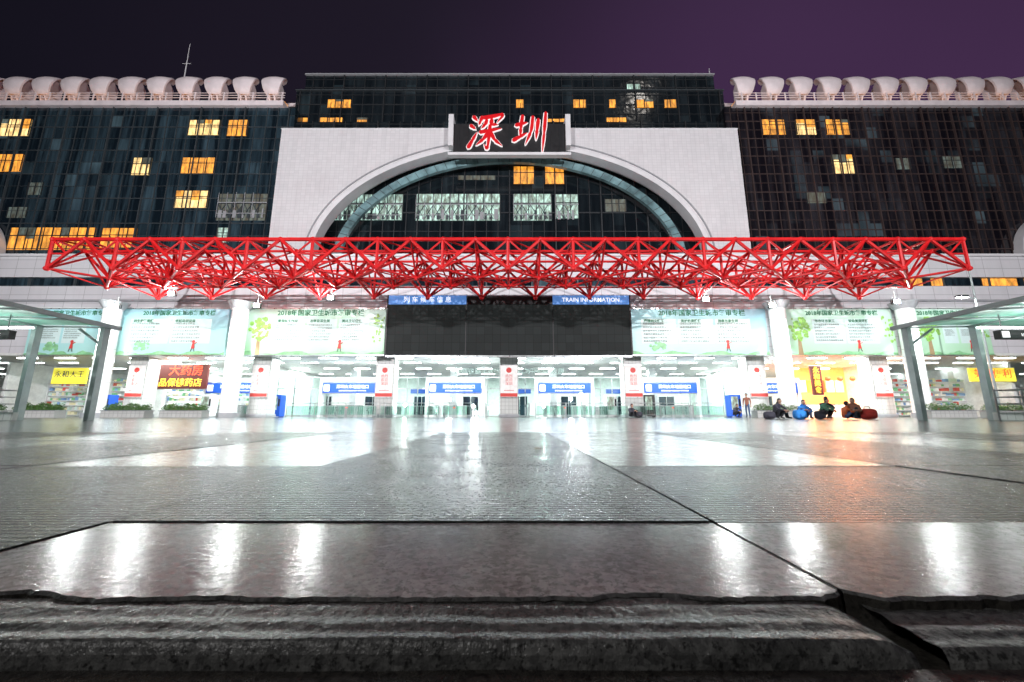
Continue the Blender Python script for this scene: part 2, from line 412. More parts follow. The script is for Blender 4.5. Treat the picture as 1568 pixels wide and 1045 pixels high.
for a,b,zc,mt in [(-21.5,-18.9,32.75,M_wo),(-17.3,-16.1,32.75,M_wo),(-23.9,-22.8,32.75,M_wo),(4,6.4,32.6,M_wo),(10.9,13.2,32.75,M_wo),
    (-20.8,-18.1,35.1,M_wo),(.7,1.6,35.1,M_wo),(7.2,8.7,35.1,M_wo),(11.3,12.1,35.1,M_wo),(14.3,16.4,35.1,M_wo),(17.6,19,35.1,M_wo)]:
    win(a,b,zc,1.0,mt,39.57)
win(13.5,15.1,37.5,.7,M_wp,39.77)
m.done('lit_windows',ST)
m=MB()
for a,b,yy in ((-18.5,-11.2,38.2),(-9.8,-1.0,38.2),(.4,4.4,38.2),(4.8,7.2,38.2),(-30.3,-25.2,37.84)):
    x=a
    while x<b-.9:
        m.tube((x,yy+.04,20.2),(x+.9,yy+.04,21.8),.045,M_mull,4); m.tube((x+.9,yy+.04,20.2),(x,yy+.04,21.8),.045,M_mull,4)
        m.tube((x,yy+.02,20.2),(x,yy+.02,23.0),.035,M_trim,4)
        x+=.9
    m.box(a,b,yy-.04,yy,21.8,21.9,M_trim); m.box(a,b,yy-.04,yy,20.6,20.68,M_trim)
    for i in range(int((b-a)/.5)):
        x=a+.2+i*.5; m.box(x,x+R.uniform(.15,.4),yy-.02,yy+.02,20.15,20.15+R.uniform(.3,1.2),R.choice([M_mull,M_mull,M_trim]))
m.done('atrium_stairs',ST)

# arched white screen wall
HA,HB,Z0=19.4,12.3,15.0
def ell(x,a=HA,b=HB): return Z0+b*math.sqrt(max(0,1-(x/a)**2))
m=MB(); yF,yB=36.0,37.6
m.box(-23.35,-HA,yF,yB,13.9,29,M_arch); m.box(HA,23.35,yF,yB,13.9,29,M_arch)
N=96
xs=[-HA*math.cos(math.pi*i/N) for i in range(N+1)]
for i in range(N):
    a,b=xs[i],xs[i+1]; za,zb=ell(a),ell(b)
    m.poly([(a,yF,za),(b,yF,zb),(b,yF,29),(a,yF,29)],M_arch)
    m.poly([(a,yB,za),(a,yB,29),(b,yB,29),(b,yB,zb)],M_arch)
    m.poly([(a,yF,za),(a,yB,za),(b,yB,zb),(b,yF,zb)],M_white)
    m.poly([(a,yF,29),(b,yF,29),(b,yB,29),(a,yB,29)],M_white)
m.box(-23.42,23.42,35.95,37.7,29.0,29.08,M_white)
m.done('white_arched_screen_wall',ST)
def ring(m,a0,b0,a1,b1,y0,y1,mat,N=96,zlow=13.9,x_c=0,z_c=Z0):
    P=[]
    for i in range(N+1):
        th=math.pi*i/N
        P.append(((x_c-a0*math.cos(th),z_c+b0*math.sin(th)),(x_c-a1*math.cos(th),z_c+b1*math.sin(th))))
    P=[((P[0][0][0],zlow),(P[0][1][0],zlow))]+P+[((P[-1][0][0],zlow),(P[-1][1][0],zlow))]
    for i in range(len(P)-1):
        (o0,i0),(o1,i1)=P[i],P[i+1]
        m.poly([(i0[0],y0,i0[1]),(i1[0],y0,i1[1]),(o1[0],y0,o1[1]),(o0[0],y0,o0[1])],mat)
        m.poly([(o0[0],y0,o0[1]),(o1[0],y0,o1[1]),(o1[0],y1,o1[1]),(o0[0],y1,o0[1])],mat)
        m.poly([(i0[0],y0,i0[1]),(i0[0],y1,i0[1]),(i1[0],y1,i1[1]),(i1[0],y0,i1[1])],mat)
m=MB()
ring(m,HA+.52,HB+.52,HA+.40,HB+.40,35.90,35.998,M_trim)
ring(m,HA+.06,HB+.06,HA-.35,HB-.35,35.80,37.0,M_white)
m.done('arch_moulding',ST)
M_gband=simple('pale_glass_band',(.16,.27,.29),.2,em=(.25,.42,.44),es=.05,var=.6,nscale=.6)
m=MB(); ring(m,17.6,11.75,16.8,10.95,37.0,37.4,M_gband)
for i in range(1,48):
    th=math.pi*i/48; c_,s_=math.cos(th),math.sin(th)
    m.tube((-17.6*c_,36.97,Z0+11.75*s_),(-16.8*c_,36.97,Z0+10.95*s_),.03,M_mullT,4)
m.done('inner_glass_arch',ST)
m=MB()
for sx in (-1,1):
    ring(m,4.3,4.4,3.6,3.7,37.1,37.9,M_white,x_c=sx*55.4,z_c=16,N=40)
    ring(m,2.8,2.9,2.65,2.75,37.5,37.9,M_trim,x_c=sx*55.4,z_c=16,N=40)
m.done('side_arches',ST)
# podium
m=MB()
m.box(-75,75,33,41,12.0,13.9,M_pod)
m.box(-75,75,33,41,8.6,11.2,M_pod)
m.box(-75,75,33.25,40,11.2,12.0,M_glL)
m.box(-75,75,32.8,33.3,13.9,14.1,M_white)
m.box(-75,75,32.86,32.998,9.75,9.95,M_trim)
for x in range(-74,75,4): m.box(x-.06,x+.06,33.1,33.248,11.2,12.0,M_mull)
m.done('podium_wall',ST)
m=MB()
for a,b in ((34.5,36.2),(37,38),(41.5,44.5),(45.2,46.5),(48,51)):
    m.box(a,b,33.2,33.245,11.3,11.95,M_wo)
m.done('podium_lit_windows',ST)
# roof terrace and curved shells
m=MB()
for sx in (-1,1):
    xa,xb=(24.6,75) if sx>0 else (-75,-24.6)
    m.box(xa,xb,37.6,39,33.2,33.8,M_shell); m.box(xa,xb,37.85,38.5,33.801,33.88,M_wo)  # parapet top carries a full-length warm glowing strip, not a window
    m.box(xa,xb,40.6,48,33.8,36.1,M_shell)
    x=xa
    while x<xb-2.4:
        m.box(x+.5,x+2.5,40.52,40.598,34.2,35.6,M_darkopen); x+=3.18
    for z in (34.3,34.6,34.9): m.tube((xa,37.8,z),(xb,37.8,z),.035,M_shell)
    x=xa+.8
    while x<xb:
        m.box(x-.05,x+.05,37.75,37.85,33.8,34.95,M_shell); x+=1.59
m.done('roof_parapet',ST)
sh=MB()
NV,NU=16,10
def shp(u,v):
    a=math.radians(-48+158*v)
    y=-.05-1.15*math.cos(a); z=.05+1.5*math.sin(a)
    wd=1.18*(.42+.58*min(1,(v/.45))**.6) if v<.45 else 1.18*(max(0.0,1-((v-.45)/.56)**3.2))**.5
    wd=max(wd,.28)
    y+=.22*u*u
    return Vector((wd*u,y,z))
outer=[[shp(-1+2*i/NU,j/NV) for i in range(NU+1)] for j in range(NV+1)]
inner=[[p+Vector((0,.16,-.02)) for p in r_] for r_ in outer]
for j in range(NV):
    for i in range(NU):
        sh.poly([outer[j][i],outer[j][i+1],outer[j+1][i+1],outer[j+1][i]],M_shell)
        sh.poly([inner[j][i],inner[j+1][i],inner[j+1][i+1],inner[j][i+1]],M_shell)
    for i in (0,NU):
        sh.poly([outer[j][i],outer[j+1][i],inner[j+1][i],inner[j][i]],M_shell)
for j in (0,NV):
    for i in range(NU): sh.poly([outer[j][i],outer[j][i+1],inner[j][i+1],inner[j][i]],M_shell)
prof=[(.75,-2.3),(-.15,-2.3)]+[( -.05-1.0*math.cos(math.radians(-48+150*i/12)), .0+1.36*math.sin(math.radians(-48+150*i/12))) for i in range(13)]+[(.75,.7)]
for sgn in (-.3,.3):
    W0,W1=sgn-.09,sgn+.09
    sh.poly([(W0,y,z) for y,z in prof][::-1],M_shell); sh.poly([(W1,y,z) for y,z in prof],M_shell)
    for i in range(len(prof)):
        a,b=prof[i],prof[(i+1)%len(prof)]
        sh.poly([(W0,a[0],a[1]),(W1,a[0],a[1]),(W1,b[0],b[1]),(W0,b[0],b[1])],M_shell)
o0=sh.done('roof_shell_fin',ST); o0.location=(26.1,38.9,36.1)
def fin(x):
    o=bpy.data.objects.new('roof_shell_fin',o0.data); o.location=(x,38.9,36.1); link(o,ST)
for i in range(1,16): fin(26.1+3.18*i)
for i in range(16): fin(-26.4-3.18*i)
m=MB(); m.tube((-38.4,40.3,35.5),(-38.4,40.3,41),.08,M_white,8,.06); m.tube((-38.4,40.3,41),(-38.4,40.3,44.0),.05,M_white,6,.03); m.tube((-38.9,40.3,41.2),(-37.9,40.3,41.2),.03,M_white)
m.tube((24.6,42,36),(24.6,42,42.2),.07,M_white,6,.04)
m.done('roof_antenna',ST)

# station name sign: two brush-written characters
SG=empty('station_name_sign')
m=MB(); m.box(-5.6,5.6,35.3,36.0,25.75,29.0,M_black)
m.box(-6.1,-5.6,35.0,36.4,26.4,29.9,M_white); m.box(5.6,6.1,35.0,36.4,26.4,29.9,M_white)
m.box(-6.1,6.1,35.15,35.7,25.45,25.748,M_white)
for i in range(-5,6): m.box(i-.02,i+.02,35.26,35.298,25.75,29.0,M_mullT)
m.done('sign_frame',SG)
def cr(P,n=7):
    P=[Vector(p) for p in P]; Q=[P[0]*2-P[1]]+P+[P[-1]*2-P[-2]]; out=[]
    for i in range(1,len(Q)-2):
        for k_ in range(n):
            s=k_/n; a,b,c,d=Q[i-1],Q[i],Q[i+1],Q[i+2]
            out.append(.5*((2*b)+(c-a)*s+(2*a-5*b+4*c-d)*s*s+(3*b-a-3*c+d)*s**3))
    out.append(P[-1]); return out
SHEN=[[(.06,.95),(.20,.82)],[(.0,.68),(.16,.58)],[(.0,.02),(.10,.22),(.22,.46)],
 [(.34,.94),(.26,.70)],[(.32,.90),(.62,.94),(.98,1.0),(.84,.78)],[(.50,.84),(.46,.72),(.36,.60)],[(.66,.86),(.66,.72),(.84,.70)],
 [(.32,.47),(.60,.52),(.96,.58)],[(.62,.68),(.62,.35),(.60,.0),(.50,.10)],[(.60,.50),(.46,.28),(.26,.10)],[(.66,.48),(.80,.26),(1.04,.08)]]
ZHEN=[[(.0,.66),(.34,.74)],[(.19,.95),(.17,.60),(.17,.28)],[(-.04,.20),(.14,.30),(.36,.42)],
 [(.52,.92),(.50,.50),(.36,.10)],[(.70,.84),(.69,.55),(.68,.24)],[(.92,1.04),(.92,.50),(.91,-.12)]]
def brush(strokes,ox,oz,sx_,sz_,wd,extra,y,mat,name):
    m=MB()
    for si,s in enumerate(strokes):
        P=cr([(ox+a*sx_+.10*b*sx_,oz+b*sz_) for a,b in s]); n=len(P)-1; L=[];Rr=[]
        for i,p in enumerate(P):
            d=(P[min(n,i+1)]-P[max(0,i-1)]).normalized(); nn=Vector((-d.y,d.x)); tt=i/n
            w_=wd*(.55+.65*math.sin(min(1,tt*1.3+.22)*math.pi)**.7 if tt<.6 else max(.16,1.05-1.05*((tt-.6)/.4)**1.4*.85))
            w_=w_*(.9+.2*no.noise((si*3.1,tt*4,0)))+extra
            L.append(p+nn*w_); Rr.append(p-nn*w_)
        yy=y-.004*si
        e0=P[0]-(P[1]-P[0]).normalized()*(wd*.6+extra); e1=P[-1]+(P[-1]-P[-2]).normalized()*(wd*.5+extra)
        out=[e0]+L+[e1]+Rr[::-1]
        for i in range(n):
            q=[L[i],L[i+1],Rr[i+1],Rr[i]]; m.poly([(v.x,yy,v.y) for v in q],mat)
        m.poly([(v.x,yy,v.y) for v in (e0,L[0],Rr[0])],mat); m.poly([(v.x,yy,v.y) for v in (L[-1],e1,Rr[-1])],mat)
        for i in range(len(out)):
            a,b=out[i],out[(i+1)%len(out)]
            m.poly([(a.x,yy,a.y),(b.x,yy,b.y),(b.x,yy+.12,b.y),(a.x,yy+.12,a.y)],mat)
    return m.done(name,SG)
for nm,st_,ox,oz in (('shen_character',SHEN,-4.1,26.1),('zhen_character',ZHEN,.42,26.2)):
    brush(st_,ox,oz,3.15,3.75,.165,.085,35.12,M_wout,nm+'_edge')
    brush(st_,ox,oz,3.15,3.75,.165,0,35.00,M_rtext,nm)

# ------------------------------------------------------------------ red space frame
SF=empty('space_frame_canopy')
m=MB()
Y0,DY,ZT,ZBm=22.7,1.8,10.75,8.88
NXm=14; rows=5; XW=27.8; S=XW*2/NXm; hS=S/2
def tn(i,r): return Vector((-XW+i*hS,Y0+r*DY,ZT))
tops=2*NXm
for r in range(rows):
    for i in range(tops):
        m.tube(tn(i,r),tn(i+1,r),.125 if r==0 else .085,M_red,8)
    if r<rows-1:
        for i in range(tops+1):
            m.tube(tn(i,r),tn(i,r+1),.08,M_red,6)
            if i<tops and (i+r)%2==0: m.tube(tn(i,r),tn(i+1,r+1),.055,M_red,5)
bots={}
for r in range(rows-1):
    for i in range(tops+1):
        if (i+r)%2==0: bots[(i,r)]=Vector((-XW+i*hS,Y0+r*DY,ZBm-(.22 if r==3 else 0)))
for (i,r),b in bots.items():
    rad=.10 if r==0 else .085
    for di,dr in ((-1,0),(1,0),(0,0),(0,1),(0,-1),(1,1),(-1,1)):
        ii,rr=i+di,r+dr
        if 0<=ii<=tops and 0<=rr<rows: m.tube(b,tn(ii,rr),rad if dr==0 else .065,M_red,6)
    m.ball(b,.17,M_red,8,6)
    if r==0:
        a=tn(max(0,i-1),0); c=tn(min(tops,i+1),0); ml=(b+a)/2; mrr=(b+c)/2
        m.tube(ml,mrr,.06,M_red,6)
        if i>0: m.tube(ml,tn(i,0),.06,M_red,6)
        if i<tops: m.tube(mrr,tn(i,0),.06,M_red,6)
    if r<2:
        for di,dr in ((1,1),(-1,1)):
            if (i+di,r+dr) in bots: m.tube(b,bots[(i+di,r+dr)],.075,M_red,6)
    if (i+2,r) in bots and r in (1,2): m.tube(b,bots[(i+2,r)],.06,M_red,6)
    if (i,r+2) in bots: m.tube(b,bots[(i,r+2)],.05,M_red,6)
for i in range(tops+1):
    for r in range(rows): m.ball(tn(i,r),.16,M_red,8,6)
m.done('red_steel_truss',SF)
m=MB()
for i in range(0,tops+1,2):
    x=-XW+i*hS
    m.tube((x,Y0+4*DY,ZT),(x,33,11.0),.08,M_red)
m.done('wall_brackets',SF)
def lightpt(name,loc,e,r=.12,c=(.93,1,.98),parent=None):
    l=bpy.data.lights.new(name,'POINT'); l.energy=e; l.shadow_soft_size=r; l.color=c
    o=bpy.data.objects.new(name,l); o.location=loc; link(o,parent); return o
for (x,y,z) in ((-23.8,27,8.6),(-19.0,29,8.3),(-13.0,28,8.6),(14.4,28,8.5),(19.6,28.6,8.2),(28.3,28,8.3),(-29.4,28.8,8.2)):
    FL=empty('floodlight',(x,y,z))
    q=MB(); q.box(-.22,.22,-.12,.14,-.14,.16,M_black); q.box(-.19,.19,-.16,-.122,-.12,.12,M_flood)
    q.tube((0,0,.16),(0,0,.75),.025,M_post); q.box(-.26,-.23,-.03,.03,-.1,.3,M_post); q.box(.23,.26,-.03,.03,-.1,.3,M_post)
    q.done('housing',FL)
    lightpt('lamp',(0,-.35,-.1),650,.12,parent=FL)

# ------------------------------------------------------------------ columns
for x in (-31.3,-21.2,21.2,31.3):
    C=empty('white_column',(x,30.4,0))
    m=MB()
    m.tube((0,0,0),(0,0,8.95),.58,M_white_gl,24); m.tube((0,0,0),(0,0,.35),.72,M_trim,24)
    m.tube((0,0,8.4),(0,0,8.95),.62,M_trim,24,.95)
    for z in (2.6,5.2,7.6): m.tube((0,0,z),(0,0,z+.03),.586,M_trim,24)
    m.done('shaft',C)
    l=bpy.data.lights.new('downlight','SPOT'); l.energy=4200; l.spot_size=math.radians(55); l.spot_blend=.6; l.color=(.86,1,.96); l.shadow_soft_size=.1
    o=bpy.data.objects.new('downlight',l); o.location=(0,-2.3,8.3); link(o,C)
    o.rotation_euler=(Vector((0,2.3,-4.6))).to_track_quat('-Z','Y').to_euler()
M_colm=tile_wall('mosaic_column',(.62,.64,.62),.3,.3,.015,.3,.6)
M_ban=simple('white_banner',(.8,.78,.76),.6,em=(.9,.88,.85),es=.15)
for i in range(-3,4):
    x=i*10.05
    C=empty('entrance_column',(x,32.6,0))
    m=MB(); m.box(-.75,.75,-.5,.7,0,4.85,M_colm); m.box(-.82,.82,-.57,.77,0,.25,M_trim)
    m.done('pier',C,bevel=.03)
    B=empty('hanging_banner',(x,32.05,0))
    m=MB(); m.box(-.68,.68,-.02,.0,1.6,4.15,M_ban); m.box(-.70,.70,-.04,.02,4.15,4.22,M_steel); m.box(-.70,.70,-.04,.02,1.54,1.6,M_steel)
    m.disc((0,-.025,3.75),.22,M_redp); m.box(-.68,.68,-.027,-.021,1.62,1.9,M_redp); m.box(-.4,.4,-.027,-.021,2.1,2.14,M_redp)
    m.done('banner_cloth',B)
    text('banner_text','热烈\n欢迎\n深圳',(0,-.03,2.95),.30,M_redp,B,ext=.002)

# ------------------------------------------------------------------ canopy soffit and concourse
m=MB()
m.box(-75,75,31.1,33,8.6,8.75,M_soffit)
m.box(-75,75,31.35,50,4.85,5.05,M_soffit)
m.box(-75,75,31.35,31.6,5.05,8.6,M_pod)
m.done('soffit',ST)
m=MB()
m.box(-75,75,50,50.3,0,4.85,M_cream)
for x in (-23,23): m.box(x-.15,x+.15,36,50,0,4.85,M_cream)
for x in (-34,34,45,-45): m.box(x-.15,x+.15,35.5,50,0,4.85,M_cream)
for i in range(-4,5):
    m.box(i*10.05+4.4-.35,i*10.05+4.4+.35,40,40.7,0,4.85,M_white_gl)
for i in range(-7,8):
    x=i*6.1+1.2; m.box(x-1.0,x+1.0,49.9,49.98,0,2.5,M_steel); m.box(x-.92,x-.04,49.86,49.899,.1,2.42,M_glL); m.box(x+.04,x+.92,49.86,49.899,.1,2.42,M_glL)
    m.box(x-1.4,x+1.4,49.8,49.95,2.8,3.4,M_blue)
m.done('concourse_walls',ST)
m=MB()
for y in (32.4,35.5,40.0,45.5):
    for i in range(-22,23):
        x=i*3.1+.6
        m.box(x-.75,x+.75,y-.12,y+.12,4.76,4.8,M_lamp); m.box(x-.8,x+.8,y-.17,y+.17,4.801,4.848,M_steel)
m.done('ceiling_lights',ST)
for i in range(8):
    for y,e in ((34.0,950),(42.5,1450)):
        l=bpy.data.lights.new('ceiling_panel_light','AREA'); l.shape='RECTANGLE'; l.size=7.5; l.size_y=3; l.energy=e; l.color=(.88,1,.96)
        o=bpy.data.objects.new('ceiling_panel_light',l); o.location=(-31.5+9*i,y,4.70); link(o,ST)
k=NT('clear_glazing')
tr=k.n('ShaderNodeBsdfTransparent'); tr.inputs[0].default_value=(.80,.95,.90,1); gs=k.n('ShaderNodeBsdfGlossy'); gs.inputs['Roughness'].default_value=.05
mx=k.n('ShaderNodeMixShader'); fr=k.n('ShaderNodeFresnel'); k.l(k.math('ADD',fr.outputs[0],k.math('MULTIPLY',k.noise(k.obj(),.7),.08)),mx.inputs[0])
k.l(tr.outputs[0],mx.inputs[1]); k.l(gs.outputs[0],mx.inputs[2]); k.l(mx.outputs[0],k.out.inputs['Surface'])
M_clear=k.m
m=MB()
for a,b in ((-22.8,-16.5),(-11.3,-7.4),(-2.0,2.6),(7.3,11.5),(16.5,22.8)):
    m.poly([(a,36.5,.1),(b,36.5,.1),(b,36.5,3.5),(a,36.5,3.5)],M_clear)
    x=a
    while x<=b+.01:
        m.box(x-.035,x+.035,36.42,36.58,0,3.5,M_steel); x+=(b-a)/4
    m.box(a,b,36.40,36.60,2.5,2.57,M_steel); m.box(a,b,36.40,36.60,.04,.12,M_steel)
m.box(-22.8,22.8,36.38,36.62,3.5,3.62,M_steel)
m.done('glass_screen',ST)
text('lintel_lettering','深圳铁路文明出行 以人为中心的发展',(0,36.3,4.1),.62,M_dtext,ST,ext=.01)
for i,x in enumerate((-14.2,-4.8,4.9,14.3,23.2,-24.5)):
    G=empty('ticket_gate_portal',(x,35.6,0))
    m=MB(); W=2.6
    m.box(-W,-W+.22,-.3,.3,0,3.4,M_white); m.box(W-.22,W,-.3,.3,0,3.4,M_white); m.box(-W+.22,W-.22,-.3,.3,3.05,3.4,M_white)
    m.box(-W+.3,W-.3,-.36,-.1,2.1,2.95,M_blue); m.box(-W+.24,W-.24,-.33,-.12,2.04,2.098,M_steel)
    m.box(-W+.4,-W+.9,-.37,-.362,2.25,2.8,M_wtext)
    for g_ in (-1.7,-.85,0,.85,1.7):
        m.box(g_-.12,g_+.12,-.5,.9,0,1.0,M_steel); m.box(g_-.1,g_+.1,-.48,.88,1.001,1.03,M_black)
        m.box(g_+.14,g_+.36,.1,.13,.3,.95,M_clear)
    m.box(-.10,.10,-.52,-.505,.75,.85,M_redem)
    m.done('portal',G)
    text('sign_text','深圳火车站进站口',(.35,-.375,2.62),.36,M_wtext,G,ext=.004)
    text('sign_text_en','SHENZHEN RAILWAY STATION',(.35,-.375,2.28),.17,M_wtext,G,ext=.004)
for (x,z) in ((-5.0,1.45),(-3.0,.9),(-2.7,.35),(5.2,1.5),(6.1,1.9),(2.9,.9),(-8.7,1.0)):
    L=empty('work_lamp',(x,33.6,0))
    m=MB(); m.tube((0,.05,0),(0,.05,z),.03,M_post); m.tube((0,.05,0),(0,.05,.03),.2,M_post,12)
    m.ball((0,0,z),.11,M_flood,10,8); m.box(-.16,.16,.12,.2,z-.14,z+.14,M_black)
    m.done('lamp_head',L)
def shelves(name,x0,x1,y,cols,z1=3.4):
    S_=empty(name,(0,0,0)); m=MB()
    z=.15
    while z<z1:
        m.box(x0,x1,y,y+.4,z,z+.04,M_white)
        x=x0+.1
        while x<x1-.2:
            wd=R.uniform(.12,.35); h=R.uniform(.15,.34)
            if R.random()<.85: m.box(x,x+wd,y+.05,y+.35,z+.042,z+.04+h,R.choice(cols))
            x+=wd+.03
        z+=.45
    m.box(x0-.05,x0,y,y+.4,0,z1+.1,M_white); m.box(x1,x1+.05,y,y+.4,0,z1+.1,M_white)
    m.done('shelf_unit',S_)
cg=[simple('goods_'+n,c,.5,var=.05) for n,c in (('green',(.2,.5,.25)),('white',(.8,.8,.8)),('red',(.6,.1,.08)),('cream',(.8,.75,.5)),('blue',(.2,.35,.6)),('pale',(.6,.75,.7)),('grey',(.6,.6,.6)))]
shelves('shop_shelf',-33.5,-29.5,39,cg); shelves('shop_shelf',-28.8,-24.5,39,cg)
shelves('shop_shelf',-44,-39,38,cg); shelves('shop_shelf',-38,-34.6,38,cg); shelves('shop_shelf',35,39,38.5,cg); shelves('shop_shelf',39.5,44,38.5,cg)
def signbox(name,x0,x1,y,z0,z1,face,txts,frame=M_steel):
    S_=empty(name,((x0+x1)/2,y,(z0+z1)/2)); W=(x1-x0)/2; H=(z1-z0)/2
    m=MB(); m.box(-W,W,0,.18,-H,H,face); m.box(-W-.05,W+.05,.02,.2,H,H+.05,frame); m.box(-W-.05,W+.05,.02,.2,-H-.05,-H,frame)
    m.done('sign_face',S_)
    for body,dx,dz,sz,mt in txts: text('lettering',body,(dx,-.012,dz),sz,mt,S_,ext=.01,off=.006)
M_dark_sign=simple('dark_red_signboard',(.10,.015,.012),.5)
signbox('pharmacy_sign',-33.0,-26.2,34.4,2.4,4.5,M_dark_sign,[('大药房',1.5,.5,1.0,M_redem),('药 店',-1.9,.45,.8,M_ytext),('参茸药品保健药店',0,-.55,.75,M_ytext)])
signbox('shop_sign',-40.6,-37.6,35.2,2.9,4.3,M_yel,[('永和大王',0,.1,.68,M_dtext)])
signbox('vertical_shop_sign',26.4,27.3,34.6,1.9,4.4,M_dark_sign,[('永\n和\n美\n食',0,0,.58,M_ytext)])
signbox('shop_sign',41,45,35.2,3.1,4.3,M_yel,[('美味便利',0,.05,.85,M_redem)])
RS=empty('restaurant_interior')
m=MB(); m.box(27.5,33.8,40,40.2,0,4.84,M_orange)
m.box(27.8,33.4,38,38.6,0,1.15,M_cream); m.box(27.8,33.4,37.95,38.65,1.151,1.2,M_steel)
for i in range(6): m.box(28+i*.93,28.8+i*.93,39.85,39.95,2.4,3.6,R.choice([M_yel,M_redem,M_cream,M_redem]))
for i in range(5): m.ball((28.4+i*1.15,36.8,3.5),.24,M_redem,12,8)
for i in range(3):
    m.box(28.2+i*1.9,29.3+i*1.9,36,36.7,.72,.76,M_cream); m.tube((28.75+i*1.9,36.35,0),(28.75+i*1.9,36.35,.72),.04,M_steel)
m.done('counter_and_menu',RS)
l=bpy.data.lights.new('restaurant_light','AREA'); l.size=5; l.energy=2200; l.color=(1,.34,.10)
o=bpy.data.objects.new('restaurant_light',l); o.location=(30.6,35.6,4.6); link(o,RS)
for x,c in ((-19.6,M_blue),(-25.4,M_white),(11.8,M_black),(8.6,M_white),(19,M_blue),(-34,M_blue)):
    V=empty('vending_machine',(x,34,0))
    m=MB(); m.box(-.45,.45,-.4,.4,.05,1.85,c); m.box(-.38,.2,-.42,-.402,.6,1.7,M_wp); m.box(.25,.4,-.42,-.402,.9,1.5,M_black)
    for a in (-.38,.38): m.box(a-.05,a+.05,-.3,.3,0,.05,M_black)
    m.done('cabinet',V,bevel=.02)

# ------------------------------------------------------------------ billboards
def bb_mat(name,ca,cb_):
    k=NT(name); ob=k.obj(); sp=k.n('ShaderNodeSeparateXYZ'); k.l(ob,sp.inputs[0])
    f=k.ramp(k.math('ADD',k.math('MULTIPLY',sp.outputs[2],.18),k.noise(ob,.25,2)),.1,.9)
    cc=k.mix(f,ca,cb_)
    k.l(cc,k.b.inputs['Base Color']); k.l(cc,k.b.inputs['Emission Color']); k.b.inputs['Emission Strength'].default_value=.18
    k.b.inputs['Roughness'].default_value=.4
    return k.m
BM=[bb_mat('billboard_print_blue',(.40,.68,.60),(.32,.57,.68)),bb_mat('billboard_print_green',(.36,.65,.40),(.52,.68,.62))]
M_panelp=simple('printed_pale_panel',(.55,.69,.68),.45,em=(.58,.7,.69),es=.18,var=.04)
M_leafp=simple('printed_foliage',(.26,.52,.10),.5,em=(.3,.55,.14),es=.12,var=.35,nscale=4)
M_trunkp=simple('printed_trunk',(.36,.26,.14),.5,em=(.36,.26,.14),es=.1)
M_hill=simple('printed_hills',(.25,.55,.28),.5,em=(.28,.56,.30),es=.12,var=.3,nscale=2)
chars='城市卫生环境整治工作国家复审专栏提高市民文明素质建设美丽深圳健康生活从我做起垃圾分类保护'
for bi,(x0,x1,style) in enumerate(((-31.2,-22.6,0),(-21.0,-9.95,1),(9.85,20.7,0),(22.2,30.9,1),(32.6,38.5,1),(-38.5,-32.6,0))):
    W=(x1-x0)/2
    B=empty('billboard',((x0+x1)/2,31.1,6.75)); H=1.87
    m=MB(); m.box(-W,W,0,.2,-H,H,BM[style])
    m.box(-W-.06,W+.06,-.03,.2,H,H+.07,M_steel); m.box(-W-.06,W+.06,-.03,.2,-H-.07,-H,M_steel)
    pts=[(-W,-.004,-H)]+[(-W+2*W*i/24,-.004,-H+.18+.12*math.sin(i*.8+bi)+.05*math.sin(i*2.1)) for i in range(25)]+[(W,-.004,-H)]
    m.poly(pts[::-1],M_hill)
    if style:
        tx=-W+1.0
        m.poly([(tx-.20,-.008,-H),(tx+.20,-.008,-H),(tx+.09,-.008,-.1),(tx-.09,-.008,-.1)],M_trunkp)
        for i in range(60):
            a=R.uniform(0,6.28); rr=math.sqrt(R.random())
            m.disc((tx+.05+rr*.85*math.cos(a),-.012-.0006*i,.25+rr*.95*math.sin(a)),R.uniform(.07,.20),M_leafp,7)
        for i in range(22): m.disc((W-R.uniform(.1,.9),-.012-.001*i,R.uniform(-.9,1.4)),R.uniform(.05,.13),M_leafp,6,R.uniform(.06,.18))
    else:
        for i in range(24): m.disc((-W+2.0+R.uniform(-.6,.6),-.012-.001*i,-1.15+R.uniform(-.3,.25)),R.uniform(.08,.18),M_hill,8)
    nc=3 if W>5 else 2
    st0=2.3 if style else .9; stepw=(2*W-st0-1.0)/nc
    for c in range(nc):
        x=-W+st0+stepw*c
        m.box(x-.12,x+stepw-.3,-.006,-.003,-.95,1.05,M_panelp)
    fx=R.uniform(.2,.5)*W
    m.disc((fx,-.05,-.82),.13,M_redp,12); m.poly([(fx-.15,-.05,-1.38),(fx+.15,-.05,-1.38),(fx+.08,-.05,-.94),(fx-.08,-.05,-.94)],M_redp)
    m.tube((fx,-.05,-1.02),(fx+.28,-.05,-.88),.03,M_redp,4); m.tube((fx-.08,-.05,-1.38),(fx-.15,-.05,-1.62),.03,M_dtext,4); m.tube((fx+.08,-.05,-1.38),(fx+.15,-.05,-1.62),.03,M_dtext,4)
    m.done('board',B)
    text('title','2018年国家卫生城市复审专栏',(.3,-.03,H-.36),.54 if W>5 else .45,M_gtext,B,ext=.006,off=.008)
    for c in range(nc):
        x=-W+st0+stepw*c
        body='\n'.join(''.join(R.choice(chars) for _ in range(R.randint(9,13))) for _ in range(6))
        text('body_text',body,(x,-.03,-.08),min(.19,(stepw-.5)/13),M_dtext,B,ext=.001,align='LEFT',res=1,ls=1.5)
        text('heading',''.join(R.choice(chars) for _ in range(6)),(x+.1,-.03,.86),.27,M_gtext,B,ext=.002,align='LEFT',off=.006)
    l=bpy.data.lights.new('board_light','AREA'); l.shape='RECTANGLE'; l.size=W*1.8; l.size_y=.2; l.energy=30; l.color=(.92,1,.97)
    o=bpy.data.objects.new('board_light',l); o.location=(0,-1.1,H+.0); o.rotation_euler=Vector((0,1.1,-H)).to_track_quat('-Z','Y').to_euler(); link(o,B)

